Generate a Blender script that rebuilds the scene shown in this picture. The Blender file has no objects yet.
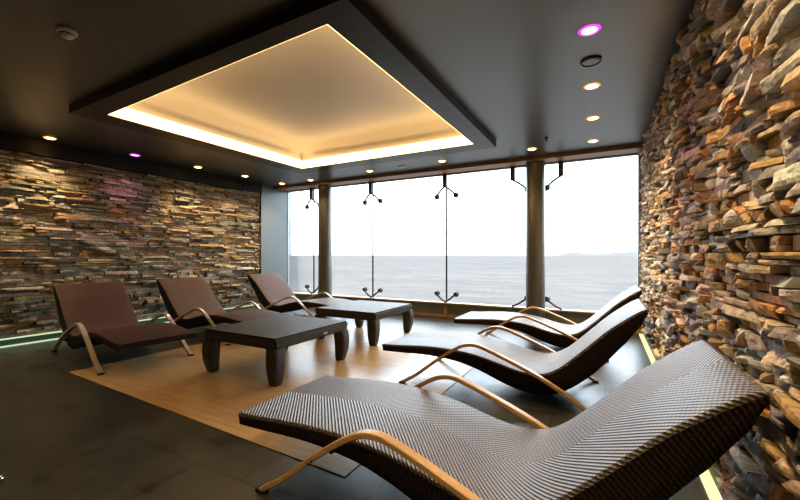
import bpy, bmesh, math, random
from mathutils import Vector, Matrix, noise
random.seed(7)
SC = bpy.context.scene
COL = SC.collection
PI = math.pi

# ------------------------------------------------------------------ camera
H = 1.05
YAW = math.radians(28.4)
FPX = 379.0
cam = bpy.data.cameras.new('camera')
cam.sensor_width = 36.0
cam.lens = FPX / 800 * 36
cam.shift_y = 5 / 800
cam.clip_start = 0.02
cam.clip_end = 20000
co = bpy.data.objects.new('camera', cam)
co.location = (0, 0, H)
co.rotation_euler = (PI / 2, 0, YAW)
COL.objects.link(co)
SC.camera = co

# room constants
ZC = 2.43            # ceiling
XR = 0.41            # face of right stone wall
YW = 6.0             # glazing plane
LA = Vector((-6.07, -1.3)); LB = Vector((-5.90, 5.2))   # left wall line
YB = -1.3

def lx(y):
    return LA.x + (LB.x - LA.x) * (y - LA.y) / (LB.y - LA.y)

# ------------------------------------------------------------------ node helpers
def new_mat(name):
    m = bpy.data.materials.new(name)
    m.use_nodes = True
    nt = m.node_tree
    for n in list(nt.nodes):
        nt.nodes.remove(n)
    out = nt.nodes.new('ShaderNodeOutputMaterial')
    return m, nt, out

class NB:
    def __init__(s, nt): s.nt = nt
    def n(s, typ, **kw):
        nd = s.nt.nodes.new(typ)
        for k, v in kw.items(): setattr(nd, k, v)
        return nd
    def l(s, a, b): s.nt.links.new(a, b)
    def math(s, op, a, b=None, c=None):
        nd = s.n('ShaderNodeMath', operation=op)
        for i, v in enumerate((a, b, c)):
            if v is None: continue
            if isinstance(v, (int, float)): nd.inputs[i].default_value = v
            else: s.l(v, nd.inputs[i])
        return nd.outputs[0]
    def ramp(s, fac, stops):
        nd = s.n('ShaderNodeValToRGB')
        el = nd.color_ramp.elements
        while len(el) < len(stops): el.new(0.5)
        for e, (p, c) in zip(el, stops):
            e.position = p; e.color = (c[0], c[1], c[2], 1)
        s.l(fac, nd.inputs[0])
        return nd.outputs[0]
    def mix(s, fac, a, b, blend='MIX'):
        nd = s.n('ShaderNodeMix', data_type='RGBA', blend_type=blend)
        for i, v in ((0, fac), (6, a), (7, b)):
            if isinstance(v, (int, float)): nd.inputs[i].default_value = v
            elif isinstance(v, tuple): nd.inputs[i].default_value = (*v, 1)
            else: s.l(v, nd.inputs[i])
        return nd.outputs[2]
    def noise(s, vec, scale, detail=4, rough=.55):
        nd = s.n('ShaderNodeTexNoise')
        nd.inputs['Scale'].default_value = scale
        nd.inputs['Detail'].default_value = detail
        nd.inputs['Roughness'].default_value = rough
        if vec is not None: s.l(vec, nd.inputs['Vector'])
        return nd.outputs[0]
    def bump(s, h, strength, dist):
        nd = s.n('ShaderNodeBump')
        nd.inputs['Strength'].default_value = strength
        nd.inputs['Distance'].default_value = dist
        s.l(h, nd.inputs['Height'])
        return nd.outputs[0]
    def bsdf(s, out, color, rough=.5, metal=0, spec=.5, normal=None, **kw):
        p = s.n('ShaderNodeBsdfPrincipled')
        for key, v in (('Base Color', color), ('Roughness', rough), ('Metallic', metal), ('Specular IOR Level', spec)):
            if isinstance(v, tuple): p.inputs[key].default_value = (*v, 1)
            elif isinstance(v, (int, float)): p.inputs[key].default_value = v
            else: s.l(v, p.inputs[key])
        if normal is not None: s.l(normal, p.inputs['Normal'])
        for k, v in kw.items():
            p.inputs[k.replace('_', ' ')].default_value = v
        s.l(p.outputs[0], out.inputs[0])
        return p

def simple(name, color, rough=.5, metal=0, spec=.5, var=.12, scale=9, bump=0, ior=None):
    m, nt, out = new_mat(name); b = NB(nt)
    tc = b.n('ShaderNodeTexCoord').outputs['Object']
    nz = b.noise(tc, scale)
    c = b.ramp(nz, [(.3, tuple(v * (1 - var) for v in color)), (.7, tuple(min(1, v * (1 + var)) for v in color))])
    nrm = b.bump(nz, bump, .01) if bump else None
    p = b.bsdf(out, c, rough, metal, spec, nrm)
    if ior: p.inputs['IOR'].default_value = ior
    return m

def emit(name, color, strength):
    m, nt, out = new_mat(name); b = NB(nt)
    e = b.n('ShaderNodeEmission')
    e.inputs[0].default_value = (*color, 1); e.inputs[1].default_value = strength
    b.l(e.outputs[0], out.inputs[0])
    return m

def weave(name, lo, hi, pitch, chevron=True, spec=.6, rough=.38, bdist=.006, k=1.0):
    m, nt, out = new_mat(name); b = NB(nt)
    uv = b.n('ShaderNodeUVMap'); uv.uv_map = 'UVMap'
    sep = b.n('ShaderNodeSeparateXYZ'); b.l(uv.outputs[0], sep.inputs[0])
    u, v = sep.outputs[0], sep.outputs[1]
    if chevron:
        a = b.math('ABSOLUTE', v)
        p = b.math('DIVIDE', b.math('SUBTRACT', b.math('MULTIPLY', u, 1.0), b.math('MULTIPLY', a, k)), pitch)
        q = b.math('DIVIDE', b.math('ADD', b.math('MULTIPLY', u, k), a), pitch * 1.15)
    else:
        p = b.math('DIVIDE', u, pitch); q = b.math('DIVIDE', v, pitch)
    fp = b.math('FLOOR', p)
    s1 = b.math('POWER', b.math('ABSOLUTE', b.math('SINE', b.math('MULTIPLY', p, PI))), .7)
    s2 = b.math('ABSOLUTE', b.math('SINE', b.math('MULTIPLY', b.math('ADD', q, b.math('MULTIPLY', fp, .5)), PI)))
    h = b.math('MULTIPLY', s1, b.math('ADD', .70, b.math('MULTIPLY', s2, .30)))
    nz = b.noise(uv.outputs[0], 40, 3)
    fac = b.math('ADD', b.math('MULTIPLY', h, .85), b.math('MULTIPLY', nz, .2))
    mid = tuple((x + y) * .45 for x, y in zip(lo, hi))
    c = b.ramp(fac, [(.25, lo), (.62, mid), (.9, hi)])
    b.bsdf(out, c, rough, 0, spec, b.bump(h, .9, bdist))
    return m

# ------------------------------------------------------------------ materials
M = {}
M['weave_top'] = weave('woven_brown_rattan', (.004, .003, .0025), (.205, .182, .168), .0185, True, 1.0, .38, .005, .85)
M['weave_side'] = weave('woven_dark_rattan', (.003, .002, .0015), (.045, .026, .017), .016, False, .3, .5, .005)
M['weave_warm_lit'] = weave('woven_warm_lit_rattan', (.007, .003, .002), (.135, .064, .036), .0150, False, .35, .48, .003, .85)  # same rattan as the top, reddened for warm light on the left row
M['weave_table'] = weave('woven_table_rattan', (.006, .005, .004), (.105, .092, .076), .016, False, .6, .50, .004)
M['under'] = simple('dark_underside', (.010, .008, .007), .7)
M['arch'] = None
def mk_arch():
    m, nt, out = new_mat('pale_lacquered_wood'); b = NB(nt)
    tc = b.n('ShaderNodeTexCoord').outputs['Object']
    mp = b.n('ShaderNodeMapping'); mp.inputs['Scale'].default_value = (3, 60, 60); b.l(tc, mp.inputs[0])
    nz = b.noise(mp.outputs[0], 1.5, 4)
    c = b.ramp(nz, [(.25, (.50, .31, .13)), (.75, (.64, .43, .21))])
    b.bsdf(out, c, .32, 0, .6)
    return m
M['arch'] = mk_arch()
M['arch_pale'] = simple('pale_silvery_wood', (.60, .50, .40), .28, .25, var=.06)
M['rubber'] = simple('black_rubber', (.012, .012, .012), .7)
M['screw'] = simple('dark_screw_metal', (.08, .06, .04), .35, 1)
M['dark_metal'] = simple('dark_grey_metal', (.10, .10, .10), .4, .7)
M['column'] = simple('satin_grey_cladding', (.22, .215, .19), .32, .7, var=.06, scale=3)
M['panel'] = simple('blue_grey_panel', (.16, .19, .20), .3, 0, .5, var=.04, scale=2)
M['frame_grey'] = simple('grey_window_frame', (.36, .39, .41), .4, .3, var=.05)
M['ceil'] = simple('dark_satin_ceiling', (.044, .049, .044), .33, 0, 1.0, ior=1.9, var=.08, scale=1.5)
M['cornice'] = simple('black_cornice', (.010, .010, .008), .6)
M['tray'] = simple('cream_tray_ceiling', (.56, .56, .545), .35, 0, .5, var=.03, scale=1)
M['backwall'] = simple('dark_plain_wall', (.07, .06, .045), .7)
M['white'] = simple('white_plastic', (.75, .72, .66), .45, var=.03)
M['bezel'] = emit('amber_lit_bezel', (1.0, .42, .08), .8)  # ring emits the amber glow that the lamp throws on it
M['bezel_pink'] = emit('pink_lit_bezel', (.75, .10, .70), .9)  # likewise, pink lamp glow given to the ring as emission
M['knee'] = simple('grey_green_knee_panel', (.30, .31, .24), .4, var=.06)
M['chrome'] = simple('chrome', (.7, .7, .68), .15, 1, var=.03)
M['base_green'] = simple('green_lit_recess', (.10, .17, .09), .55, var=.1)  # green of the LED light put into the panel colour
M['warm_bulb'] = emit('warm_lamp', (1.0, .60, .22), 14)
M['pink_bulb'] = emit('pink_lamp', (1.0, .42, .95), 2.2)
M['cove'] = emit('warm_cove_diffuser', (1.0, .60, .24), 5.2)
M['led'] = emit('green_led', (.84, 1.0, .72), .55)
M['ledside'] = emit('yellow_green_led', (1.0, .96, .46), .85)

def mk_wood(name, c0, c1, stretch_axis='x', rough=.35, planks=True):
    m, nt, out = new_mat(name); b = NB(nt)
    tc = b.n('ShaderNodeTexCoord').outputs['Object']
    mp = b.n('ShaderNodeMapping'); mp.inputs['Scale'].default_value = (1.2, 14, 14) if stretch_axis == 'x' else (14, 1.2, 14)
    b.l(tc, mp.inputs[0])
    nz = b.noise(mp.outputs[0], 2.2, 5, .6)
    c = b.ramp(nz, [(.25, c0), (.75, c1)])
    if planks:
        br = b.n('ShaderNodeTexBrick')
        br.inputs['Scale'].default_value = 1.0
        br.inputs['Brick Width'].default_value = 1.6; br.inputs['Row Height'].default_value = .16
        br.inputs['Mortar Size'].default_value = .0012
        br.inputs['Color1'].default_value = (.95, .95, .95, 1); br.inputs['Color2'].default_value = (1.05, 1.0, .95, 1)
        br.inputs['Mortar'].default_value = (.75, .7, .65, 1)
        b.l(tc, br.inputs['Vector'])
        c = b.mix(1.0, c, br.outputs[0], 'MULTIPLY')
    b.bsdf(out, c, rough, 0, .5, b.bump(nz, .05, .01))
    return m
M['wood_floor'] = mk_wood('light_wood_floor', (.49, .325, .155), (.62, .445, .24), 'x', .27)
M['beam'] = mk_wood('brown_wood_beam', (.22, .11, .045), (.36, .19, .08), 'x', .35, False)
M['frame_wood'] = mk_wood('dark_wenge_frame', (.016, .013, .009), (.035, .028, .020), 'x', .30, False)
M['sill'] = mk_wood('tan_wood_sill', (.42, .29, .15), (.55, .40, .23), 'x', .4, False)

def mk_slate():
    m, nt, out = new_mat('dark_slate_tiles'); b = NB(nt)
    tc = b.n('ShaderNodeTexCoord').outputs['Object']
    br = b.n('ShaderNodeTexBrick'); br.offset = .5
    br.inputs['Scale'].default_value = 1.0
    br.inputs['Brick Width'].default_value = .6; br.inputs['Row Height'].default_value = .6
    br.inputs['Mortar Size'].default_value = .006
    br.inputs['Color1'].default_value = (.034, .038, .028, 1); br.inputs['Color2'].default_value = (.050, .053, .042, 1)
    br.inputs['Mortar'].default_value = (.010, .011, .009, 1)
    b.l(tc, br.inputs['Vector'])
    nz = b.noise(tc, 3.5, 8, .65)
    n2 = b.noise(tc, 14, 6, .6)
    c = b.mix(b.math('MULTIPLY', b.ramp(nz, [(.42, (0, 0, 0)), (.75, (1, 1, 1))]), .7), br.outputs[0], (.085, .090, .070))
    # a few darker damp blotches
    sp = b.noise(tc, 2.3, 3, .5)
    c = b.mix(b.ramp(sp, [(.62, (0, 0, 0)), (.66, (1, 1, 1))]), c, (.016, .016, .012))
    r = b.math('ADD', .22, b.math('MULTIPLY', n2, .22))
    b.bsdf(out, c, r, 0, .75, b.bump(b.math('ADD', nz, br.outputs['Fac']), .14, .010))
    return m
M['slate'] = mk_slate()

def mk_stone(name):
    m, nt, out = new_mat(name); b = NB(nt)
    at = b.n('ShaderNodeVertexColor'); at.layer_name = 'Col'
    tc = b.n('ShaderNodeTexCoord').outputs['Object']
    nz = b.noise(tc, 26, 6, .65)
    n2 = b.noise(tc, 7, 4, .6)
    c = b.mix(1.0, at.outputs[0], b.ramp(nz, [(.25, (.50, .48, .47)), (.5, (1.0, 1.0, 1.0)), (.78, (1.35, 1.30, 1.25))]), 'MULTIPLY')
    c = b.mix(b.math('MULTIPLY', b.ramp(n2, [(.5, (0, 0, 0)), (.7, (1, 1, 1))]), .35), c, (.40, .25, .12))
    b.bsdf(out, c, .72, 0, .35, b.bump(nz, .9, .016))
    return m
M['stone'] = mk_stone('stacked_ledge_stone')

def mk_glass():
    m, nt, out = new_mat('clear_window_glass'); b = NB(nt)
    lw = b.n('ShaderNodeFresnel'); lw.inputs[0].default_value = 1.45
    nz = b.noise(b.n('ShaderNodeTexCoord').outputs['Object'], .6, 1)
    tr = b.n('ShaderNodeBsdfTransparent')
    tr.inputs[0].default_value = (.97, .98, .98, 1)
    gl = b.n('ShaderNodeBsdfGlossy'); gl.inputs['Roughness'].default_value = .01
    mx = b.n('ShaderNodeMixShader')
    b.l(b.math('MULTIPLY', lw.outputs[0], b.math('ADD', .55, b.math('MULTIPLY', nz, .1))), mx.inputs[0])
    b.l(tr.outputs[0], mx.inputs[1]); b.l(gl.outputs[0], mx.inputs[2])
    b.l(mx.outputs[0], out.inputs[0])
    return m
M['glass'] = mk_glass()

def mk_sea():
    m, nt, out = new_mat('grey_sea_water'); b = NB(nt)
    tc = b.n('ShaderNodeTexCoord').outputs['Object']
    mp = b.n('ShaderNodeMapping'); mp.inputs['Scale'].default_value = (.12, .35, .2); b.l(tc, mp.inputs[0])
    nz = b.noise(mp.outputs[0], .45, 6, .75)
    mp2 = b.n('ShaderNodeMapping'); mp2.inputs['Scale'].default_value = (.012, .05, .05); b.l(tc, mp2.inputs[0])
    n2 = b.noise(mp2.outputs[0], 1.0, 8, .75)
    c = b.ramp(b.math('ADD', b.math('MULTIPLY', nz, .45), b.math('MULTIPLY', n2, .55)), [(.38, (.030, .0258, .0222)), (.62, (.078, .067, .058))])
    df = b.n('ShaderNodeBsdfDiffuse'); gl = b.n('ShaderNodeBsdfGlossy'); gl.inputs['Roughness'].default_value = .5
    mx = b.n('ShaderNodeMixShader'); mx.inputs[0].default_value = .06
    nr = b.bump(nz, .5, 1.5)
    b.l(c, df.inputs[0]); b.l(nr, df.inputs['Normal']); b.l(nr, gl.inputs['Normal'])
    b.l(df.outputs[0], mx.inputs[1]); b.l(gl.outputs[0], mx.inputs[2]); b.l(mx.outputs[0], out.inputs[0])
    return m
M['sea'] = mk_sea()
M['hill'] = simple('hazy_far_hills', (.105, .103, .100), 1.0, 0, 0, .03, .01)

# ------------------------------------------------------------------ mesh helpers
def link(name, me, parent=None):
    o = bpy.data.objects.new(name, me)
    COL.objects.link(o)
    if parent: o.parent = parent
    return o

def obj(name, bm, mat, parent=None, smooth=False):
    me = bpy.data.meshes.new(name)
    bmesh.ops.recalc_face_normals(bm, faces=bm.faces)
    bm.to_mesh(me); bm.free()
    me.materials.append(mat)
    if smooth:
        for p in me.polygons: p.use_smooth = True
        try: me.set_sharp_from_angle(angle=math.radians(40))
        except Exception: pass
    return link(name, me, parent)

def box(bm, x0, x1, y0, y1, z0, z1, bev=0):
    r = bmesh.ops.create_cube(bm, size=1)
    vs = r['verts']
    for v in vs:
        v.co = Vector(((x0 + x1) / 2 + v.co.x * (x1 - x0), (y0 + y1) / 2 + v.co.y * (y1 - y0), (z0 + z1) / 2 + v.co.z * (z1 - z0)))
    if bev:
        es = set()
        for v in vs: es.update(v.link_edges)
        bmesh.ops.bevel(bm, geom=list(es), offset=bev, segments=2, affect='EDGES')

def tube(bm, a, b, r0, r1=None, seg=12):
    a = Vector(a); b = Vector(b); r1 = r0 if r1 is None else r1
    d = (b - a); L = d.length
    q = Vector((0, 0, 1)).rotation_difference(d)
    mt = Matrix.Translation((a + b) / 2) @ q.to_matrix().to_4x4()
    bmesh.ops.create_cone(bm, cap_ends=True, segments=seg, radius1=r0, radius2=r1, depth=L, matrix=mt)

def lathe(bm, prof, seg=32, center=(0, 0, 0)):
    rings = []
    for r, z in prof:
        if r < 1e-5:
            rings.append([bm.verts.new((center[0], center[1], center[2] + z))])
        else:
            rings.append([bm.verts.new((center[0] + r * math.cos(2 * PI * i / seg), center[1] + r * math.sin(2 * PI * i / seg), center[2] + z)) for i in range(seg)])
    for a, b_ in zip(rings, rings[1:]):
        for i in range(seg):
            j = (i + 1) % seg
            if len(a) == 1 and len(b_) == 1: continue
            if len(a) == 1: bm.faces.new((a[0], b_[i], b_[j]))
            elif len(b_) == 1: bm.faces.new((a[i], a[j], b_[0]))
            else: bm.faces.new((a[i], a[j], b_[j], b_[i]))

def uvbox(me, scale=1.0):
    """box projected uv in metres"""
    uvl = me.uv_layers.new(name='UVMap')
    for p in me.polygons:
        n = p.normal
        ax = max(range(3), key=lambda i: abs(n[i]))
        for li in p.loop_indices:
            c = me.vertices[me.loops[li].vertex_index].co
            if ax == 2: uvl.data[li].uv = (c.x + 5, c.y + 5)
            elif ax == 0: uvl.data[li].uv = (c.y + 5, c.z + 5)
            else: uvl.data[li].uv = (c.x + 5, c.z + 5)

def tag(o, label=None, cat=None, group=None, kind=None):
    if label: o['label'] = label
    if cat: o['category'] = cat
    if group: o['group'] = group
    if kind: o['kind'] = kind
    return o

def thing(name, label, cat, loc=(0, 0, 0), rz=0, group=None):
    o = bpy.data.objects.new(name, None)
    o.empty_display_size = .1
    COL.objects.link(o)
    o.location = loc; o.rotation_euler = (0, 0, rz)
    return tag(o, label, cat, group)

def copy_tree(o, parent=None):
    c = o.copy(); COL.objects.link(c); c.parent = parent
    if parent is not None: c.matrix_parent_inverse = o.matrix_parent_inverse.copy()
    for ch in list(o.children): copy_tree(ch, c)
    return c

def struct(name, bm, mat, parent=None, smooth=False):
    o = obj(name, bm, mat, parent, smooth)
    o['kind'] = 'structure'
    return o

def ray(u, v):
    x = (u - 400) / FPX; z = (255 - v) / FPX
    return Vector((math.cos(YAW) * x - math.sin(YAW), math.sin(YAW) * x + math.cos(YAW), z))

def at_z(u, v, z):
    r = ray(u, v); t = (z - H) / r.z
    return Vector((r.x * t, r.y * t, z))

# ------------------------------------------------------------------ room shell
bm = bmesh.new(); box(bm, -6.4, XR + .25, YB - .1, YW + .1, -.12, 0); struct('floor', bm, M['slate'])
bm = bmesh.new()
pl = [(-4.21, 1.57), (-1.08, 1.45), (-1.08, 4.62), (-4.21, 4.62)]
lo = [bm.verts.new((x, y, 0)) for x, y in pl]; hi = [bm.verts.new((x, y, .004)) for x, y in pl]
bm.faces.new(lo); bm.faces.new(hi)
for i in range(4): bm.faces.new((lo[i], lo[(i + 1) % 4], hi[(i + 1) % 4], hi[i]))
struct('floor_wood_inlay', bm, M['wood_floor'])

# ceiling with a recess (tray)
FX0, FX1, FY0, FY1 = -4.30, -1.16, 1.57, 4.60        # frame outside
OX0, OX1, OY0, OY1 = -4.05, -1.36, 1.72, 4.36        # opening
TZ = ZC + .20
def plate(bm, X0, X1, Y0, Y1, x0, x1, y0, y1, z0, z1):
    box(bm, X0, x0, Y0, Y1, z0, z1); box(bm, x1, X1, Y0, Y1, z0, z1)
    box(bm, x0, x1, Y0, y0, z0, z1); box(bm, x0, x1, y1, Y1, z0, z1)
bm = bmesh.new()
plate(bm, -6.4, XR + .25, YB - .1, YW + .1, OX0 - .09, OX1 + .05, OY0 - .09, OY1 + .05, ZC, ZC + .25)
ceil = struct('ceiling', bm, M['ceil'])
# the dropped frame
bm = bmesh.new()
zf0, zf1 = ZC - .075, ZC - .001
def mitre(bm, a, b_, z0, z1):
    # a, b_ : outer and inner corner pairs
    pts = [a[0], a[1], b_[1], b_[0]]
    lo = [bm.verts.new((p[0], p[1], z0)) for p in pts]; hi = [bm.verts.new((p[0], p[1], z1)) for p in pts]
    bm.faces.new(lo); bm.faces.new(hi)
    for i in range(4): bm.faces.new((lo[i], lo[(i + 1) % 4], hi[(i + 1) % 4], hi[i]))
oc = [(FX0 - .04, FY0 + .05), (FX1, FY0 - .01), (FX1, FY1), (FX0, FY1)]
ic = [(OX0 - .045, OY0 + .09), (OX1 - .02, OY0 - .03), (OX1, OY1), (OX0, OY1)]
fr = None
for i in range(4):
    j = (i + 1) % 4
    mitre(bm, (oc[i], oc[j]), (ic[i], ic[j]), zf0, zf1)
struct('trim_1', bm, M['frame_wood'])
# tray ceiling with a coved (rounded) perimeter, starting on top of the light strips
bm = bmesh.new()
rings = []
def ring_at(off, z):
    sg = [(-1, -1), (1, -1), (1, 1), (-1, 1)]
    return [bm.verts.new((p[0] + sx * off, p[1] + sy * off, z)) for p, (sx, sy) in zip(ic, sg)]
rings.append(ring_at(.015, zf0 + .112))
nseg = 10
for i in range(nseg + 1):
    a = i / nseg * PI / 2
    rings.append(ring_at(.015 - .22 * (1 - math.cos(a)), TZ - .13 + .13 * math.sin(a)))
for a, b_ in zip(rings, rings[1:]):
    for i in range(4):
        bm.faces.new((a[i], a[(i + 1) % 4], b_[(i + 1) % 4], b_[i]))
bm.faces.new(rings[-1])
tr = struct('tray', bm, M['tray'], ceil, True)
# cove light: four luminous strips standing on the ledge of the frame
cv = thing('cove_light', 'warm white cove light strip inside the raised ceiling tray', 'light', ((OX0 + OX1) / 2, (OY0 + OY1) / 2, ZC))
cx, cy = (OX0 + OX1) / 2, (OY0 + OY1) / 2
for i in range(4):
    a, b_ = Vector(ic[i]), Vector(ic[(i + 1) % 4])
    d = (b_ - a).normalized(); n = Vector((-d.y, d.x))
    bm = bmesh.new()
    ps = [a + n * .001, b_ + n * .001, b_ + n * .014 - d * .013, a + n * .014 + d * .013]
    lo = [bm.verts.new((p.x - cx, p.y - cy, zf0 + .010 - ZC)) for p in ps]; hi = [bm.verts.new((p.x - cx, p.y - cy, zf0 + .120 - ZC)) for p in ps]
    bm.faces.new(lo); bm.faces.new(hi)
    for k_ in range(4): bm.faces.new((lo[k_], lo[(k_ + 1) % 4], hi[(k_ + 1) % 4], hi[k_]))
    obj('light_strip', bm, M['cove'], cv)

# ------------------------------------------------------------------ stacked stone walls
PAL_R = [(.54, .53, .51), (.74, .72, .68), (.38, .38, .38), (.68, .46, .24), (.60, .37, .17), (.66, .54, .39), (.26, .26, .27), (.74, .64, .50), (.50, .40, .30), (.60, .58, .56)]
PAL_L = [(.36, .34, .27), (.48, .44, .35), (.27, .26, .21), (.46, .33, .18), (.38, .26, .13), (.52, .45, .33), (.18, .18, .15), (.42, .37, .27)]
def stone_wall(name, origin, along, inward, length, z0, z1, pal, lens, hs, depth, dens, seed, fine=None):
    rnd = random.Random(seed)
    V = []; F = []; C = []
    along = Vector((along[0], along[1], 0)); inward = Vector((inward[0], inward[1], 0)); origin = Vector((origin[0], origin[1], 0))
    def P(s, d, z):
        p = origin + along * s + inward * d
        return (p.x, p.y, z)
    # backing
    for (s, z) in ((0, z0), (length, z0), (length, z1), (0, z1)):
        V.append(P(s, -.05, z)); C.append((.03, .027, .022, 1))
    F.append((0, 1, 2, 3))
    z = z0
    row = 0
    while z < z1 - .012:
        h = min(rnd.uniform(*hs), z1 - z)
        if z1 - z - h < .02: h = z1 - z
        s = -rnd.uniform(0, lens[0])
        while s < length:
            L = rnd.uniform(*lens)
            if rnd.random() < .25: L *= .55
            sa, sb = max(0, s), min(length, s + L)
            s += L
            if sb - sa < .02: continue
            # sometimes two thin stones one over the other
            parts = [(z, z + h)]
            if h > hs[0] * 1.7 and rnd.random() < .35:
                zm = z + h * rnd.uniform(.4, .6); parts = [(z, zm), (zm, z + h)]
            for (za, zb) in parts:
                f = fine(sa) if fine else dens
                nx = max(2, min(16, int((sb - sa) / f))); nz = max(2, min(7, int((zb - za) / f)))
                d0 = rnd.uniform(-.6, 1.0) * depth
                tiltx = rnd.uniform(-1, 1) * depth * .45; tiltz = rnd.uniform(-1.0, .5) * depth * .5
                g = rnd.uniform(.0008, .0035)
                slope = rnd.uniform(-.004, .004)
                col = rnd.choice(pal); br = rnd.uniform(.70, 1.30)
                col = tuple(min(1, c * br * rnd.uniform(.93, 1.07)) for c in col)
                sd = Vector((rnd.uniform(0, 90), rnd.uniform(0, 90), rnd.uniform(0, 90)))
                b0 = len(V)
                planes = [(rnd.uniform(-.12, .12), rnd.uniform(-.25, .25), rnd.uniform(sa, sb), rnd.uniform(za, zb), 1)]
                planes += [(rnd.choice((-1, 1)) * rnd.uniform(.25, .8), rnd.uniform(-.5, .5), rnd.choice((sa, sb)) * .75 + (sa + sb) * .125, rnd.uniform(za, zb), 1) for _ in range(2)]
                planes += [(rnd.uniform(-.3, .3), rnd.uniform(.3, 1.1) * rnd.choice((-1, 1)), rnd.uniform(sa, sb), za + (zb - za) * rnd.choice((.15, .85)), 1)]
                for j in range(nz + 1):
                    for i in range(nx + 1):
                        fu = i / nx; fv = j / nz
                        ss = sa + g + (sb - sa - 2 * g) * fu
                        zz = za + g + (zb - za - 2 * g) * fv + slope * (fu - .5)
                        edge = min(fu, 1 - fu) * (sb - sa); ez = min(fv, 1 - fv) * (zb - za)
                        e = min(edge, ez)
                        d = d0 + tiltx * (fu - .5) + tiltz * (fv - .5)
                        n1 = noise.noise(Vector((ss * 14, zz * 26, 0)) + sd)
                        n2 = noise.noise(Vector((ss * 45, zz * 60, 3)) + sd)
                        d += min(ax * (ss - px) * sx_ + az * (zz - pz) for (ax, az, px, pz, sx_) in planes)
                        d += n1 * depth * .16 + n2 * depth * .16
                        if e < 1e-6:
                            d -= .002 + .004 * abs(n2)
                            ss += n2 * .003; zz += n1 * .003
                        d = max(-.04, min(depth * 1.35, d))
                        V.append(P(ss, d, zz))
                        C.append((*col, 1))
                for j in range(nz):
                    for i in range(nx):
                        a = b0 + j * (nx + 1) + i
                        F.append((a, a + 1, a + nx + 2, a + nx + 1))
                # rim back to the backing
                rim = [b0 + i for i in range(nx + 1)] + [b0 + j * (nx + 1) + nx for j in range(1, nz + 1)] + \
                      [b0 + nz * (nx + 1) + i for i in range(nx - 1, -1, -1)] + [b0 + j * (nx + 1) for j in range(nz - 1, 0, -1)]
                m0 = len(V)
                for r in rim:
                    p = Vector(V[r]); dd = (p - origin).dot(inward)
                    q = p - inward * (dd + .05)
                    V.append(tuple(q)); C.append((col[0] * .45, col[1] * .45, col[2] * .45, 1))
                n = len(rim)
                for k in range(n):
                    F.append((rim[k], m0 + k, m0 + (k + 1) % n, rim[(k + 1) % n]))
        z += h; row += 1
    me = bpy.data.meshes.new(name)
    me.from_pydata(V, [], F)
    ca = me.color_attributes.new('Col', 'FLOAT_COLOR', 'POINT')
    flat = [c for col in C for c in col]
    ca.data.foreach_set('color', flat)
    me.materials.append(M['stone'])
    bm = bmesh.new(); bm.from_mesh(me); bmesh.ops.recalc_face_normals(bm, faces=bm.faces); bm.to_mesh(me); bm.free()
    o = link(name, me)
    o['kind'] = 'structure'
    return o

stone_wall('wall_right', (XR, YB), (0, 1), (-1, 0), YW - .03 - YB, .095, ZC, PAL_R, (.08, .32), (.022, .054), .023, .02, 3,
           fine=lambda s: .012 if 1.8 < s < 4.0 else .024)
dl = (LB - LA); LL = dl.length; dl = dl / LL
ZCOR = 2.25
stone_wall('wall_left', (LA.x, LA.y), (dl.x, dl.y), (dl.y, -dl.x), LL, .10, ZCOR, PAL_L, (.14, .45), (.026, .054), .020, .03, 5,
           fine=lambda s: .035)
# solid behind stones
bm = bmesh.new(); box(bm, XR + .052, XR + .2, YB, YW + .1, 0, ZC + .02); struct('wall_right_backing', bm, M['backwall'])
def leftslab(bm, s0, s1, d0, d1, z0, z1):
    n = Vector((dl.y, -dl.x))
    pts = [LA + dl * s0 + n * d0, LA + dl * s1 + n * d0, LA + dl * s1 + n * d1, LA + dl * s0 + n * d1]
    lo = [bm.verts.new((p.x, p.y, z0)) for p in pts]; hi = [bm.verts.new((p.x, p.y, z1)) for p in pts]
    bm.faces.new(lo); bm.faces.new(hi)
    for i in range(4): bm.faces.new((lo[i], lo[(i + 1) % 4], hi[(i + 1) % 4], hi[i]))
bm = bmesh.new(); leftslab(bm, 0, LL, -.2, -.052, 0, ZC + .02); struct('wall_left_backing', bm, M['backwall'])
bm = bmesh.new(); leftslab(bm, 0, LL, -.05, .05, ZCOR, ZC - .001); struct('trim_2', bm, M['cornice'])
# smooth return panel between left stone wall and the glazing
bm = bmesh.new()
pts = [(LB.x + .02, LB.y), (-5.97, YW + .08), (-6.3, YW + .08), (-6.3, LB.y)]
lo = [bm.verts.new((p[0], p[1], 0)) for p in pts]; hi = [bm.verts.new((p[0], p[1], ZC)) for p in pts]
bm.faces.new(lo); bm.faces.new(hi)
for i in range(4): bm.faces.new((lo[i], lo[(i + 1) % 4], hi[(i + 1) % 4], hi[i]))
struct('wall_left_return', bm, M['panel'])
bm = bmesh.new(); box(bm, -6.4, XR + .2, YB - .1, YB, 0, ZC); struct('wall_back', bm, M['backwall'])

# recessed lit skirtings
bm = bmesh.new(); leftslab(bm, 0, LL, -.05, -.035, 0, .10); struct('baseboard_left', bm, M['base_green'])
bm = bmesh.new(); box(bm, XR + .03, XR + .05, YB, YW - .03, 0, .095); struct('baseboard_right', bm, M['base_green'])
bm = bmesh.new(); leftslab(bm, .02, LL - .02, -.034, .008, .086, .0985); tag(obj('led_strip', bm, M['led']), 'thin pale green light line under the left stone wall, upper of two', 'light strip')
bm = bmesh.new(); leftslab(bm, .02, LL - .02, -.03, -.005, .0005, .014); tag(obj('led_strip', bm, M['led']), 'thin pale green light line along the floor below the left stone wall', 'light strip')
bm = bmesh.new(); box(bm, XR - .015, XR + .03, YB + .02, YW - .1, .0005, .012); tag(obj('led_strip', bm, M['ledside']), 'yellow-green light line along the floor at the foot of the right stone wall', 'light strip')

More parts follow.
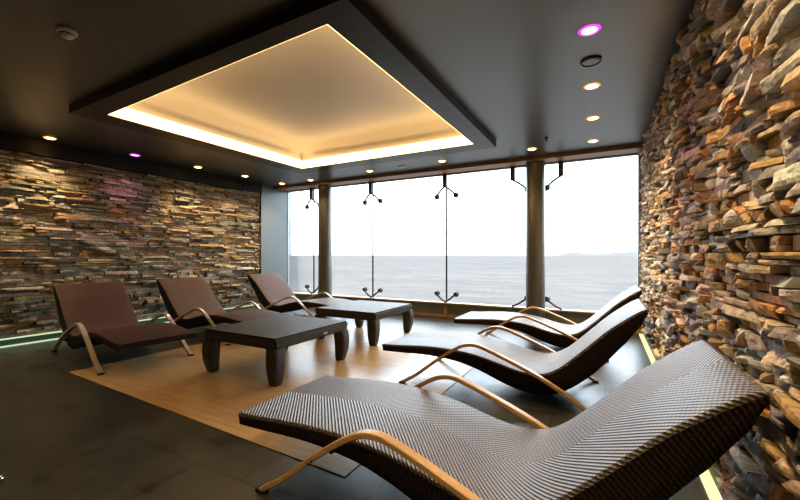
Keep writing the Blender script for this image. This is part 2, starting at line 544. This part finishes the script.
# ------------------------------------------------------------------ window wall
bm = bmesh.new(); box(bm, -5.95, XR, 5.55, 5.80, ZC - .048, ZC - .001); struct('trim_3', bm, M['beam'])
bm = bmesh.new(); box(bm, -5.97, XR, 5.80, YW + .1, ZC - .014, ZC - .001); struct('trim_4', bm, M['beam'])
bm = bmesh.new(); box(bm, -5.97, XR + .05, YW - .03, YW + .03, ZC - .036, ZC - .014); struct('trim_5', bm, M['frame_grey'])
bm = bmesh.new(); box(bm, XR - .02, XR + .05, YW - .03, YW + .03, .25, ZC - .036); struct('trim_6', bm, M['frame_grey'])
bm = bmesh.new(); box(bm, -5.99, -5.95, YW - .03, YW + .03, .25, ZC - .036); struct('trim_7', bm, M['frame_grey'])
bm = bmesh.new(); box(bm, -5.97, XR + .05, YW - .02, YW + .1, 0, .23); struct('wall_window', bm, M['knee'])
bm = bmesh.new(); box(bm, -5.95, XR + .03, YW - .09, YW + .06, .23, .255, .004); struct('trim_8', bm, M['sill'])
bm = bmesh.new(); box(bm, -5.95, XR + .03, YW - .045, YW - .02, 0, .05, .003); struct('trim_9', bm, M['sill'])
JX = [-5.25, -3.82, -2.35, -.90]
edges = [-5.95] + JX + [XR - .02]
for i in range(5):
    bm = bmesh.new(); box(bm, edges[i] + .006, edges[i + 1] - .006, YW - .006, YW + .006, .255, ZC - .036)
    struct('window_%d' % (i + 1), bm, M['glass'])
k = 10
for x in JX:
    bm = bmesh.new(); box(bm, x - .012, x + .012, YW - .008, YW + .008, .255, ZC - .036)
    struct('trim_%d' % k, bm, M['dark_metal']); k += 1
for x in JX[1:3]:
    bm = bmesh.new(); box(bm, x - .03, x + .03, YW - .06, YW - .02, .05, .23, .003)
    struct('trim_%d' % k, bm, M['sill']); k += 1

# spider fittings that hold the glass
def fitting(x, zhub, up, arms, label, group):
    """post from beam (up) or sill to a hub in front of the glass, arms to pads on the glass"""
    t = thing('glass_fitting', label, 'glass fitting', (x, YW - .08, ZC - .014 if up else .255), 0, group)
    zb = ZC - .014 if up else .255
    bm = bmesh.new()
    if up: box(bm, -.034, .034, -.022, .022, zhub - zb, 0, .004)
    else:
        tube(bm, (0, 0, 0), (0, 0, zhub - zb + .01), .013)
    obj('post', bm, M['dark_metal'], t)
    for dx, dz in arms:
        bm = bmesh.new()
        n = 8; pts = []
        for i in range(n + 1):
            f = i / n
            pts.append(Vector((dx * f, .035 * f, (zhub - zb) + dz * (f ** 1.35))))
        for a, b_ in zip(pts, pts[1:]): tube(bm, a, b_, .016, .016, 8)
        am = obj('arm', bm, M['dark_metal'], t, True)
        bm = bmesh.new()
        tube(bm, (dx, .030, (zhub - zb) + dz), (dx, .074, (zhub - zb) + dz), .032, .050, 16)
        obj('pad', bm, M['dark_metal'], am, True)
    return t
gt, gb = 'glass fittings hanging from the window beam', 'glass fittings standing on the window sill'
names = ['left of the left column', 'third of the way along the glass, right of the left column', 'on the glass joint left of the right column']
top_l = ['dark two-armed glass fitting hanging at the narrow pane left of the left column',
         'dark two-armed glass fitting hanging at the first glass joint right of the left column',
         'dark two-armed glass fitting hanging at the second glass joint right of the left column']
bot_l = ['dark two-armed glass fitting on the sill at the narrow pane left of the left column',
         'two-armed glass fitting on the sill at the first glass joint right of the left column',
         'dark two-armed glass fitting on the sill, standing above the small tan post']
for i, x in enumerate(JX[:3]):
    fitting(x, 2.19, True, [(-.17, -.15), (.17, -.14)], top_l[i], gt)
    fitting(x, .275, False, [(-.17, .125), (.17, .125)], bot_l[i], gb)
fitting(-1.24, 2.19, True, [(.2, -.14)], 'one-armed glass fitting hanging just left of the right column', gt)
fitting(-.56, 2.19, True, [(-.2, -.14)], 'one-armed glass fitting hanging just right of the right column', gt)
fitting(-1.24, .275, False, [(.2, .125)], 'one-armed glass fitting on the sill just left of the right column', gb)
fitting(-.56, .275, False, [(-.2, .125)], 'one-armed glass fitting on the sill just right of the right column', gb)

# round columns
def column(x, y, r, label):
    t = thing('column', label, 'column', (x, y, 0))
    bm = bmesh.new(); lathe(bm, [(0, 0.0), (r, 0.0), (r, ZC - .055), (0, ZC - .055)], 40)
    obj('shaft', bm, M['column'], t, True)
    bm = bmesh.new(); lathe(bm, [(r, .001), (r + .012, .001), (r + .012, .05), (r, .055)], 40)
    obj('base_ring', bm, M['dark_metal'], t, True)
column(-.885, 5.76, .132, 'round grey metal-clad column before the window, behind the farthest right lounger')
column(-4.76, 5.76, .132, 'round grey metal-clad column before the window at the left, behind the small tables')

# ------------------------------------------------------------------ ceiling fixtures
def downlight(loc, pink, label, group, power):
    t = thing('downlight', label, 'light', loc, 0, group)
    bm = bmesh.new(); lathe(bm, [(.046, -.0005), (.046, -.005), (.058, -.006), (.064, -.001), (.064, -.0005)], 28)
    obj('bezel', bm, M['bezel_pink'] if pink else M['bezel'], t, True)
    bm = bmesh.new(); lathe(bm, [(0, -.012), (.028, -.010), (.046, -.004), (.046, -.001), (0, -.001)], 24)
    obj('lamp', bm, M['pink_bulb'] if pink else M['warm_bulb'], t, True)
    ld = bpy.data.lights.new('spot', 'SPOT'); ld.energy = power
    ld.color = (1, .35, .85) if pink else (1, .72, .42)
    ld.spot_size = math.radians(110); ld.spot_blend = .8; ld.shadow_soft_size = .06
    lo = bpy.data.objects.new('spot', ld); COL.objects.link(lo); lo.parent = t; lo.location = (0, 0, -.02)
    return t
ordl = ['first', 'second', 'third', 'fourth', 'fifth', 'sixth', 'seventh']
row = [(50, 138, 0, 'warm round downlight above the left stone wall, nearest the viewer'),
       (135, 155, 1, 'pink glowing downlight above the left stone wall'),
       (198, 167, 0, 'warm round downlight just beyond the pink one above the left stone wall'),
       (245, 176, 0, 'warm round downlight above the far end of the left stone wall'),
       (282, 183.5, 0, 'warm round downlight in the far left corner of the ceiling beside the window')]
for u, v, pk, lb in row:
    downlight(at_z(u, v, ZC - .001), pk, lb, 'downlights along the left stone wall', 8 if pk else 52)
row = [(310.5, 180, 'warm downlight above the narrow left window pane, before the left column'),
       (370, 171, 'warm downlight over the first glass joint right of the left column'),
       (442, 161, 'warm downlight over the second glass joint right of the left column'),
       (532, 149, 'warm downlight directly in front of the right column top')]
for u, v, lb in row:
    downlight(at_z(u, v, ZC - .001), 0, lb, 'downlights along the window beam', 40)
row = [(589.5, 30, 1, 'pink glowing downlight in the ceiling beside the right stone wall'),
       (592, 86, 0, 'warm downlight near the right stone wall, just beyond the round ceiling speaker'),
       (593, 118, 0, 'warm downlight near the right stone wall, middle of its three warm ones'),
       (593, 141, 0, 'warm downlight near the right stone wall, closest to the window')]
for u, v, pk, lb in row:
    downlight(at_z(u, v, ZC - .001), pk, lb, 'downlights along the right stone wall', 8 if pk else 80)

# unseen downlights added over and behind the viewer to light near stone and loungers
for (x, y) in ((-.05, 1.70), (-.05, .75), (-.05, -.35)):
    downlight((x, y, ZC - .001), 0, 'added warm downlight by the right stone wall, unseen above the viewer', 'downlights along the right stone wall', 65)
for (x, y) in ((-5.8, 1.05), (-5.85, .1), (-1.3, -.3), (-2.9, .1), (-4.4, .1)):
    downlight((x, y, ZC - .001), 0, 'added warm downlight in the ceiling, unseen behind the viewer', 'added downlights behind the viewer', 40)

# smoke detector
p = at_z(67, 31, ZC - .001)
t = thing('smoke_detector', 'round white smoke detector on the dark ceiling at the upper left', 'smoke detector', p)
bm = bmesh.new(); lathe(bm, [(0, 0), (.052, 0), (.054, -.012), (.050, -.018), (.038, -.020), (.038, 0)], 32); obj('base', bm, M['white'], t, True)
bm = bmesh.new(); lathe(bm, [(.034, -.018), (.036, -.026), (.030, -.040), (.018, -.046), (0, -.047)], 32); obj('sensor_head', bm, M['white'], t, True)
bm = bmesh.new(); lathe(bm, [(.037, -.021), (.0385, -.0235), (.037, -.026), (.030, -.0235), (.037, -.021)], 32); obj('sensor_slot', bm, M['rubber'], t)
# round ceiling speaker
p = at_z(591, 61, ZC - .001)
t = thing('ceiling_speaker', 'round grey ceiling speaker between the pink and warm downlights', 'speaker', p)
bm = bmesh.new(); lathe(bm, [(.055, -.0005), (.068, -.0005), (.070, -.010), (.058, -.014), (.055, -.008), (.055, -.0005)], 36); obj('rim', bm, M['dark_metal'], t, True)
bm = bmesh.new(); lathe(bm, [(0, -.012), (.03, -.011), (.055, -.008), (.055, -.001), (0, -.001)], 36); obj('grille', bm, M['frame_grey'], t, True)
# flat ceiling disc
p = at_z(403, 166.3, ZC - .001)
bm = bmesh.new(); lathe(bm, [(0, -.010), (.05, -.010), (.075, -.004), (.078, 0), (0, 0)], 32)
o = obj('ceiling_vent', bm, M['frame_grey'], None, True); o.location = p
tag(o, 'small flat grey disc vent on the ceiling before the window beam', 'vent')
# sprinkler
p = at_z(546.5, 138, ZC)
t = thing('ceiling_sprinkler', 'tiny dark sprinkler head hanging near the right column', 'sprinkler', p)
bm = bmesh.new(); lathe(bm, [(0, .01), (.022, .01), (.022, -.006), (.008, -.008), (.008, -.035), (0, -.035)], 20); obj('body', bm, M['dark_metal'], t, True)
bm = bmesh.new(); lathe(bm, [(0, -.036), (.018, -.036), (.018, -.039), (0, -.039)], 20); obj('deflector', bm, M['dark_metal'], t, True)

# ------------------------------------------------------------------ lounger
PROF = [(-.974, .283), (-.84, .291), (-.68, .304), (-.50, .314), (-.36, .313), (-.26, .306), (-.14, .290), (-.04, .269), (.10, .232), (.20, .215), (.28, .215),
        (.36, .233), (.44, .283), (.52, .356), (.62, .455), (.726, .560), (.824, .640), (.89, .688), (.935, .712)]
THK = [(-.974, .055), (-.6, .068), (-.26, .088), (0, .118), (.27, .145), (.55, .150), (.75, .120), (.87, .075), (.935, .030)]
def lerp_tab(tab, x):
    for (a, va), (b_, vb) in zip(tab, tab[1:]):
        if x <= b_: return va + (vb - va) * max(0, (x - a)) / (b_ - a)
    return tab[-1][1]
def catmull(pts, sub):
    out = []
    P = [pts[0]] + pts + [pts[-1]]
    for i in range(1, len(P) - 2):
        p0, p1, p2, p3 = [Vector(P[k]) for k in (i - 1, i, i + 1, i + 2)]
        for s in range(sub):
            t = s / sub
            out.append(.5 * ((2 * p1) + (p2 - p0) * t + (2 * p0 - 5 * p1 + 4 * p2 - p3) * t * t + (3 * p1 - p0 - 3 * p2 + p3) * t ** 3))
    out.append(Vector(pts[-1]))
    return out
CURVE = catmull(PROF, 4)
NRM = []
for i, p in enumerate(CURVE):
    a = CURVE[max(0, i - 1)]; b_ = CURVE[min(len(CURVE) - 1, i + 1)]
    d = (b_ - a).normalized(); NRM.append(Vector((-d.y, d.x)))
ARC = [0]
for a, b_ in zip(CURVE, CURVE[1:]): ARC.append(ARC[-1] + (b_ - a).length)
HW = .33

def grid_mesh(name, rows, uvs, mat, parent, closed=False):
    """rows: list of list of Vector (same length), uvs same"""
    V = [v for r in rows for v in r]; U = [u for r in uvs for u in r]
    n = len(rows[0]); F = []
    for i in range(len(rows) - 1):
        for j in range(n - 1):
            F.append((i * n + j, i * n + j + 1, (i + 1) * n + j + 1, (i + 1) * n + j))
    me = bpy.data.meshes.new(name); me.from_pydata([tuple(v) for v in V], [], F)
    uvl = me.uv_layers.new(name='UVMap')
    for p in me.polygons:
        p.use_smooth = True
        for li in p.loop_indices: uvl.data[li].uv = U[me.loops[li].vertex_index]
    me.materials.append(mat)
    return link(name, me, parent)

def make_lounger(label, group):
    root = thing('sun_lounger', label, 'sun lounger', (0, 0, 0), 0, group)
    # --- woven lying surface with rolled edges
    R = .007
    cs = [(-HW, -.016), (-HW, -R)]
    for i in range(1, 5):
        a = i / 4 * PI / 2; cs.append((-HW + R * (1 - math.cos(a)), -R + R * math.sin(a)))
    cs += [(v, .0) for v in (-.24, -.16, -.08, -.0001, .0001, .08, .16, .24)]
    for i in range(4, 0, -1):
        a = i / 4 * PI / 2; cs.append((HW - R * (1 - math.cos(a)), -R + R * math.sin(a)))
    cs += [(HW, -R), (HW, -.016)]
    rows, uvs = [], []
    def add(p, n, s, drop=0, tuck=0):
        rr, uu = [], []
        for v, o in cs:
            q = p + n * (o - drop)
            rr.append(Vector((q.x, v, q.y))); uu.append((s, v + (math.copysign(-o, v))))
        rows.append(rr); uvs.append(uu)
    # rolled front end
    t0 = Vector((-NRM[0].y, NRM[0].x)) * -1
    dirv = (CURVE[1] - CURVE[0]).normalized()
    for k_, a in enumerate((90, 60, 30)):
        aa = math.radians(a)
        add(CURVE[0] - dirv * (R * math.sin(PI / 2 - aa) * -1 + 0) * -1 - dirv * 0, NRM[0], -.04 + .012 * k_, R * math.sin(aa) + (.02 if a == 90 else 0))
    for p, n, s in zip(CURVE, NRM, ARC): add(p, n, s)
    dirh = (CURVE[-1] - CURVE[-2]).normalized()
    add(CURVE[-1] + dirh * .010, NRM[-1], ARC[-1] + .012, .006)
    add(CURVE[-1] + dirh * .014, NRM[-1], ARC[-1] + .03, .024)
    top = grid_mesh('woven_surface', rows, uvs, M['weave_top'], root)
    # --- dark woven side panels
    for sgn in (-1, 1):
        rows, uvs = [], []
        for p, n, s in zip(CURVE, NRM, ARC):
            th = lerp_tab(THK, p.x)
            a = p - n * .008; b_ = p - n * max(th, .030)
            y0, y1 = sgn * (HW - .001), sgn * (HW - .022)
            pr = [(a, y0), ((a * .66 + b_ * .34), y0 + sgn * .002), ((a * .33 + b_ * .67), y0 + sgn * .002), (b_, y0), (b_, y1), (a, y1)]
            rows.append([Vector((q.x, y, q.y)) for q, y in pr])
            uvs.append([(s + 4, 4.0), (s + 4, 4 + th * .33), (s + 4, 4 + th * .66), (s + 4, 4 + th), (s + 4, 4 + th + .02), (s + 4, 4.2 + th)])
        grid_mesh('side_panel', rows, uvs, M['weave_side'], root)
    # --- underside and foot end
    rows, uvs = [], []
    for p, n, s in zip(CURVE, NRM, ARC):
        th = max(lerp_tab(THK, p.x) - .006, .026)
        a = p - n * .02; b_ = p - n * th
        w = HW - .015
        pr = [(a, -w), (b_, -w), (b_, 0), (b_, w), (a, w)]
        rows.append([Vector((q.x, y, q.y)) for q, y in pr]); uvs.append([(s + 4, 4 + y) for q, y in pr])
    ca, na = CURVE[0], NRM[0]
    un = grid_mesh('underside', rows, uvs, M['under'], root)
    # foot end panel
    th = THK[0][1]
    bm = bmesh.new()
    q = ca - na * (th / 2 + .012)
    box(bm, ca.x - .002, ca.x + .014, -HW + .004, HW - .004, ca.y - th + .001, ca.y - .014, .003)
    o = obj('end_panel', bm, M['weave_side'], root); uvbox(o.data)
    # head end closing strip
    # --- two arched legs (flat bent bars)
    path = catmull([(-.75, .010), (-.62, .092), (-.46, .218), (-.35, .297), (-.27, .347), (-.21, .373), (-.14, .380), (-.06, .360), (.09, .305), (.28, .225), (.46, .130), (.640, .010)], 6)
    for sgn in (-1, 1):
        yc = sgn * .385
        wy, wt = .020, .012
        bm = bmesh.new(); prev = None
        for i, p in enumerate(path):
            a = path[max(0, i - 1)]; b_ = path[min(len(path) - 1, i + 1)]
            d = (b_ - a).normalized(); n = Vector((-d.y, d.x))
            ring = []
            for (oy, on) in ((-wy + .004, wt), (wy - .004, wt), (wy, wt - .004), (wy, -wt + .004), (wy - .004, -wt), (-wy + .004, -wt), (-wy, -wt + .004), (-wy, wt - .004)):
                q = p + n * on
                ring.append(bm.verts.new((q.x, yc + oy, q.y)))
            if prev:
                for j in range(8): bm.faces.new((prev[j], prev[(j + 1) % 8], ring[(j + 1) % 8], ring[j]))
            else: bm.faces.new(ring)
            prev = ring
        bm.faces.new(prev)
        leg = obj('arched_leg', bm, M['arch'], root, True)
        for fx in (-.753, .643):
            bm = bmesh.new(); box(bm, fx - .022, fx + .022, yc - .023, yc + .023, 0.0, .014, .003)
            obj('foot_cap', bm, M['rubber'], leg)
        for s_ in (-.472, -.452):
            z = .210 + (s_ + .46) * .78
            bm = bmesh.new(); tube(bm, (s_, yc - .022, z), (s_, yc + .022, z), .0045, seg=8)
            obj('screw', bm, M['screw'], leg)
    # cross bars joining the arches to the seat
    for xx, zz in ((-.38, .262), (.38, .160)):
        bm = bmesh.new(); tube(bm, (xx, -.37, zz - .004), (xx, .37, zz - .004), .011, seg=10)
        obj('cross_bar', bm, M['under'], root, True)
    return root

gR, gL = 'sun loungers along the right stone wall', 'sun loungers along the left stone wall'
l0 = make_lounger('large brown woven sun lounger in the foreground, head against the right stone wall', gR)
l0.location = (-.592, 1.58, 0)
def put(x, y, rz, label, group):
    c = copy_tree(l0); c.location = (x, y, 0); c.rotation_euler = (0, 0, rz)
    c['label'] = label; c['group'] = group
    if group == gL:
        for ch in c.children:
            k_ = ch.name.split('.')[0]
            mm = M['arch_pale'] if k_ == 'arched_leg' else M['weave_warm_lit'] if k_ == 'woven_surface' else None
            if mm:
                ch.material_slots[0].link = 'OBJECT'; ch.material_slots[0].material = mm
    return c
put(-.71, 3.13, 0, 'brown woven sun lounger in the middle of the row along the right wall', gR)
put(-.63, 4.66, 0, 'brown woven sun lounger nearest the window on the right, before the column', gR)
def put_left(hx, hy, fx, fy, label):
    # head centre, foot centre
    d = Vector((hx - fx, hy - fy)).normalized()
    c = Vector((fx, fy)) + d * .974
    return put(c.x, c.y, math.atan2(d.y, d.x), label, gL)
put_left(-5.56, 2.26, -3.62, 2.03, 'warm-lit brown woven sun lounger at the left, nearest the viewer by the left stone wall')
put_left(-5.53, 3.39, -3.62, 3.30, 'brown woven sun lounger in the middle of the row along the left stone wall')
put_left(-5.50, 4.90, -3.58, 4.86, 'brown woven sun lounger at the far end of the left wall beside the window')

# ------------------------------------------------------------------ low tables
def make_table(label, group):
    root = thing('side_table', label, 'table', (0, 0, 0), 0, group)
    hx, hy, zt = .45, .485, .385
    # top: rounded slab
    bm = bmesh.new(); box(bm, -hx, hx, -hy, hy, zt - .095, zt, .018)
    for v in bm.verts:     # gently crowned, apron drawn in
        if v.co.z < zt - .06:
            v.co.x *= .985; v.co.y *= .985
    o = obj('table_top', bm, M['weave_table'], root, True); uvbox(o.data)
    lv = [(0.0, .034, .026), (.012, .040, .020), (.06, .049, .006), (.12, .056, -.006), (.19, .060, -.011), (.25, .060, -.007), (.30, .060, .003)]
    for sx in (-1, 1):
        for sy in (-1, 1):
            bm = bmesh.new(); prev = None
            for z, h, ins in lv:
                cx_ = sx * (hx - ins - h); cy_ = sy * (hy - ins - h)
                r = h * .4; ring = []
                for (qx, qy, a0) in ((1, 1, 0), (-1, 1, 90), (-1, -1, 180), (1, -1, 270)):
                    for k_ in range(4):
                        a = math.radians(a0 + k_ * 30)
                        ring.append(bm.verts.new((cx_ + qx * (h - r) + r * math.cos(a), cy_ + qy * (h - r) + r * math.sin(a), z)))
                if prev:
                    for j in range(16): bm.faces.new((prev[j], prev[(j + 1) % 16], ring[(j + 1) % 16], ring[j]))
                else: bm.faces.new(ring)
                prev = ring
            bm.faces.new(prev)
            o = obj('leg', bm, M['weave_table'], root, True); uvbox(o.data)
    return root
gT = 'low woven tables between the loungers'
t1 = make_table('dark woven low table nearer the viewer, with thick curved legs', gT)
t1.location = (-2.72, 2.63, .004)
t2 = copy_tree(t1); t2.location = (-2.75, 4.14, .004); t2['label'] = 'dark woven low table farther back, nearer the window'
bm = bmesh.new(); box(bm, .4465, .4505, .10, .15, .315, .335, .001)
tg = obj('care_tag', bm, M['white'], t1); tg['label'] = 'small white tag'

# chrome ring fitting at left edge on the floor
p = at_z(-2, 482, 0.0)
t = thing('floor_ring', 'small chrome ring fitting on the dark slate floor at the left edge', 'ring fitting', p)
bm = bmesh.new(); lathe(bm, [(0, 0), (.03, 0), (.03, .004), (.02, .008), (0, .008)], 24); obj('base', bm, M['dark_metal'], t, True)
bm = bmesh.new()
prof = [(.016 + .005 * math.cos(a * PI / 4), .016 + .005 * math.sin(a * PI / 4)) for a in range(9)]
lathe(bm, prof, 24); obj('ring', bm, M['chrome'], t, True)

# ------------------------------------------------------------------ outside
bm = bmesh.new()
S = 9000
vs = [bm.verts.new(p) for p in ((-S, 14, -14), (S, 14, -14), (S, S, -14), (-S, S, -14))]
bm.faces.new(vs); struct('sea', bm, M['sea'])
# low hazy land on the horizon
bm = bmesh.new()
def ridge(bm, a0, a1, dist, hmax, seed):
    n = 40; lo = []; hi = []
    for i in range(n + 1):
        f = i / n; a = math.radians(a0 + (a1 - a0) * f)
        env = math.sin(PI * f) ** .6
        h = hmax * env * (.55 + .6 * noise.noise(Vector((f * 4, seed, 0))))
        x, y = math.sin(a) * dist, math.cos(a) * dist
        lo.append(bm.verts.new((x, y, -14))); hi.append(bm.verts.new((x * 1.02, y * 1.02, -10 + max(2, h))))
    for i in range(n): bm.faces.new((lo[i], lo[i + 1], hi[i + 1], hi[i]))
ridge(bm, -6, 9, 7600, 120, 1.3)
struct('hills', bm, M['hill'])

w = bpy.data.worlds.new('overcast_sky'); SC.world = w
w.use_nodes = True
nt = w.node_tree
for n in list(nt.nodes): nt.nodes.remove(n)
b = NB(nt)
out = b.n('ShaderNodeOutputWorld'); bg = b.n('ShaderNodeBackground')
tc = b.n('ShaderNodeTexCoord').outputs['Generated']
sep = b.n('ShaderNodeSeparateXYZ'); b.l(tc, sep.inputs[0])
mp = b.n('ShaderNodeMapping'); mp.inputs['Scale'].default_value = (1, 1, 3.5); b.l(tc, mp.inputs[0])
cl = b.noise(mp.outputs[0], 2.2, 5, .6)
grad = b.ramp(sep.outputs[2], [(.0, (.34, .385, .43)), (.10, (.43, .50, .56)), (.35, (.76, .86, .96)), (.7, (.88, .98, 1.10))])
c = b.mix(b.math('MULTIPLY', b.ramp(cl, [(.5, (0, 0, 0)), (.75, (1, 1, 1))]), .25), grad, (.34, .365, .40))
b.l(c, bg.inputs[0]); bg.inputs[1].default_value = 7.0
b.l(bg.outputs[0], out.inputs[0])
# light portal in the glazing
ld = bpy.data.lights.new('window_portal', 'AREA'); ld.shape = 'RECTANGLE'; ld.size = 6.3; ld.size_y = 2.1
ld.cycles.is_portal = True
lo = bpy.data.objects.new('window_portal', ld); COL.objects.link(lo)
lo.location = (-2.77, YW + .05, 1.32); lo.rotation_euler = (-PI / 2, 0, 0)

SC.view_settings.view_transform = 'Standard'
try: SC.view_settings.look = 'Medium High Contrast'
except Exception: SC.view_settings.look = 'None'
SC.view_settings.exposure = 0.32
SC.cycles.max_bounces = 8
SC.cycles.sample_clamp_indirect = 6
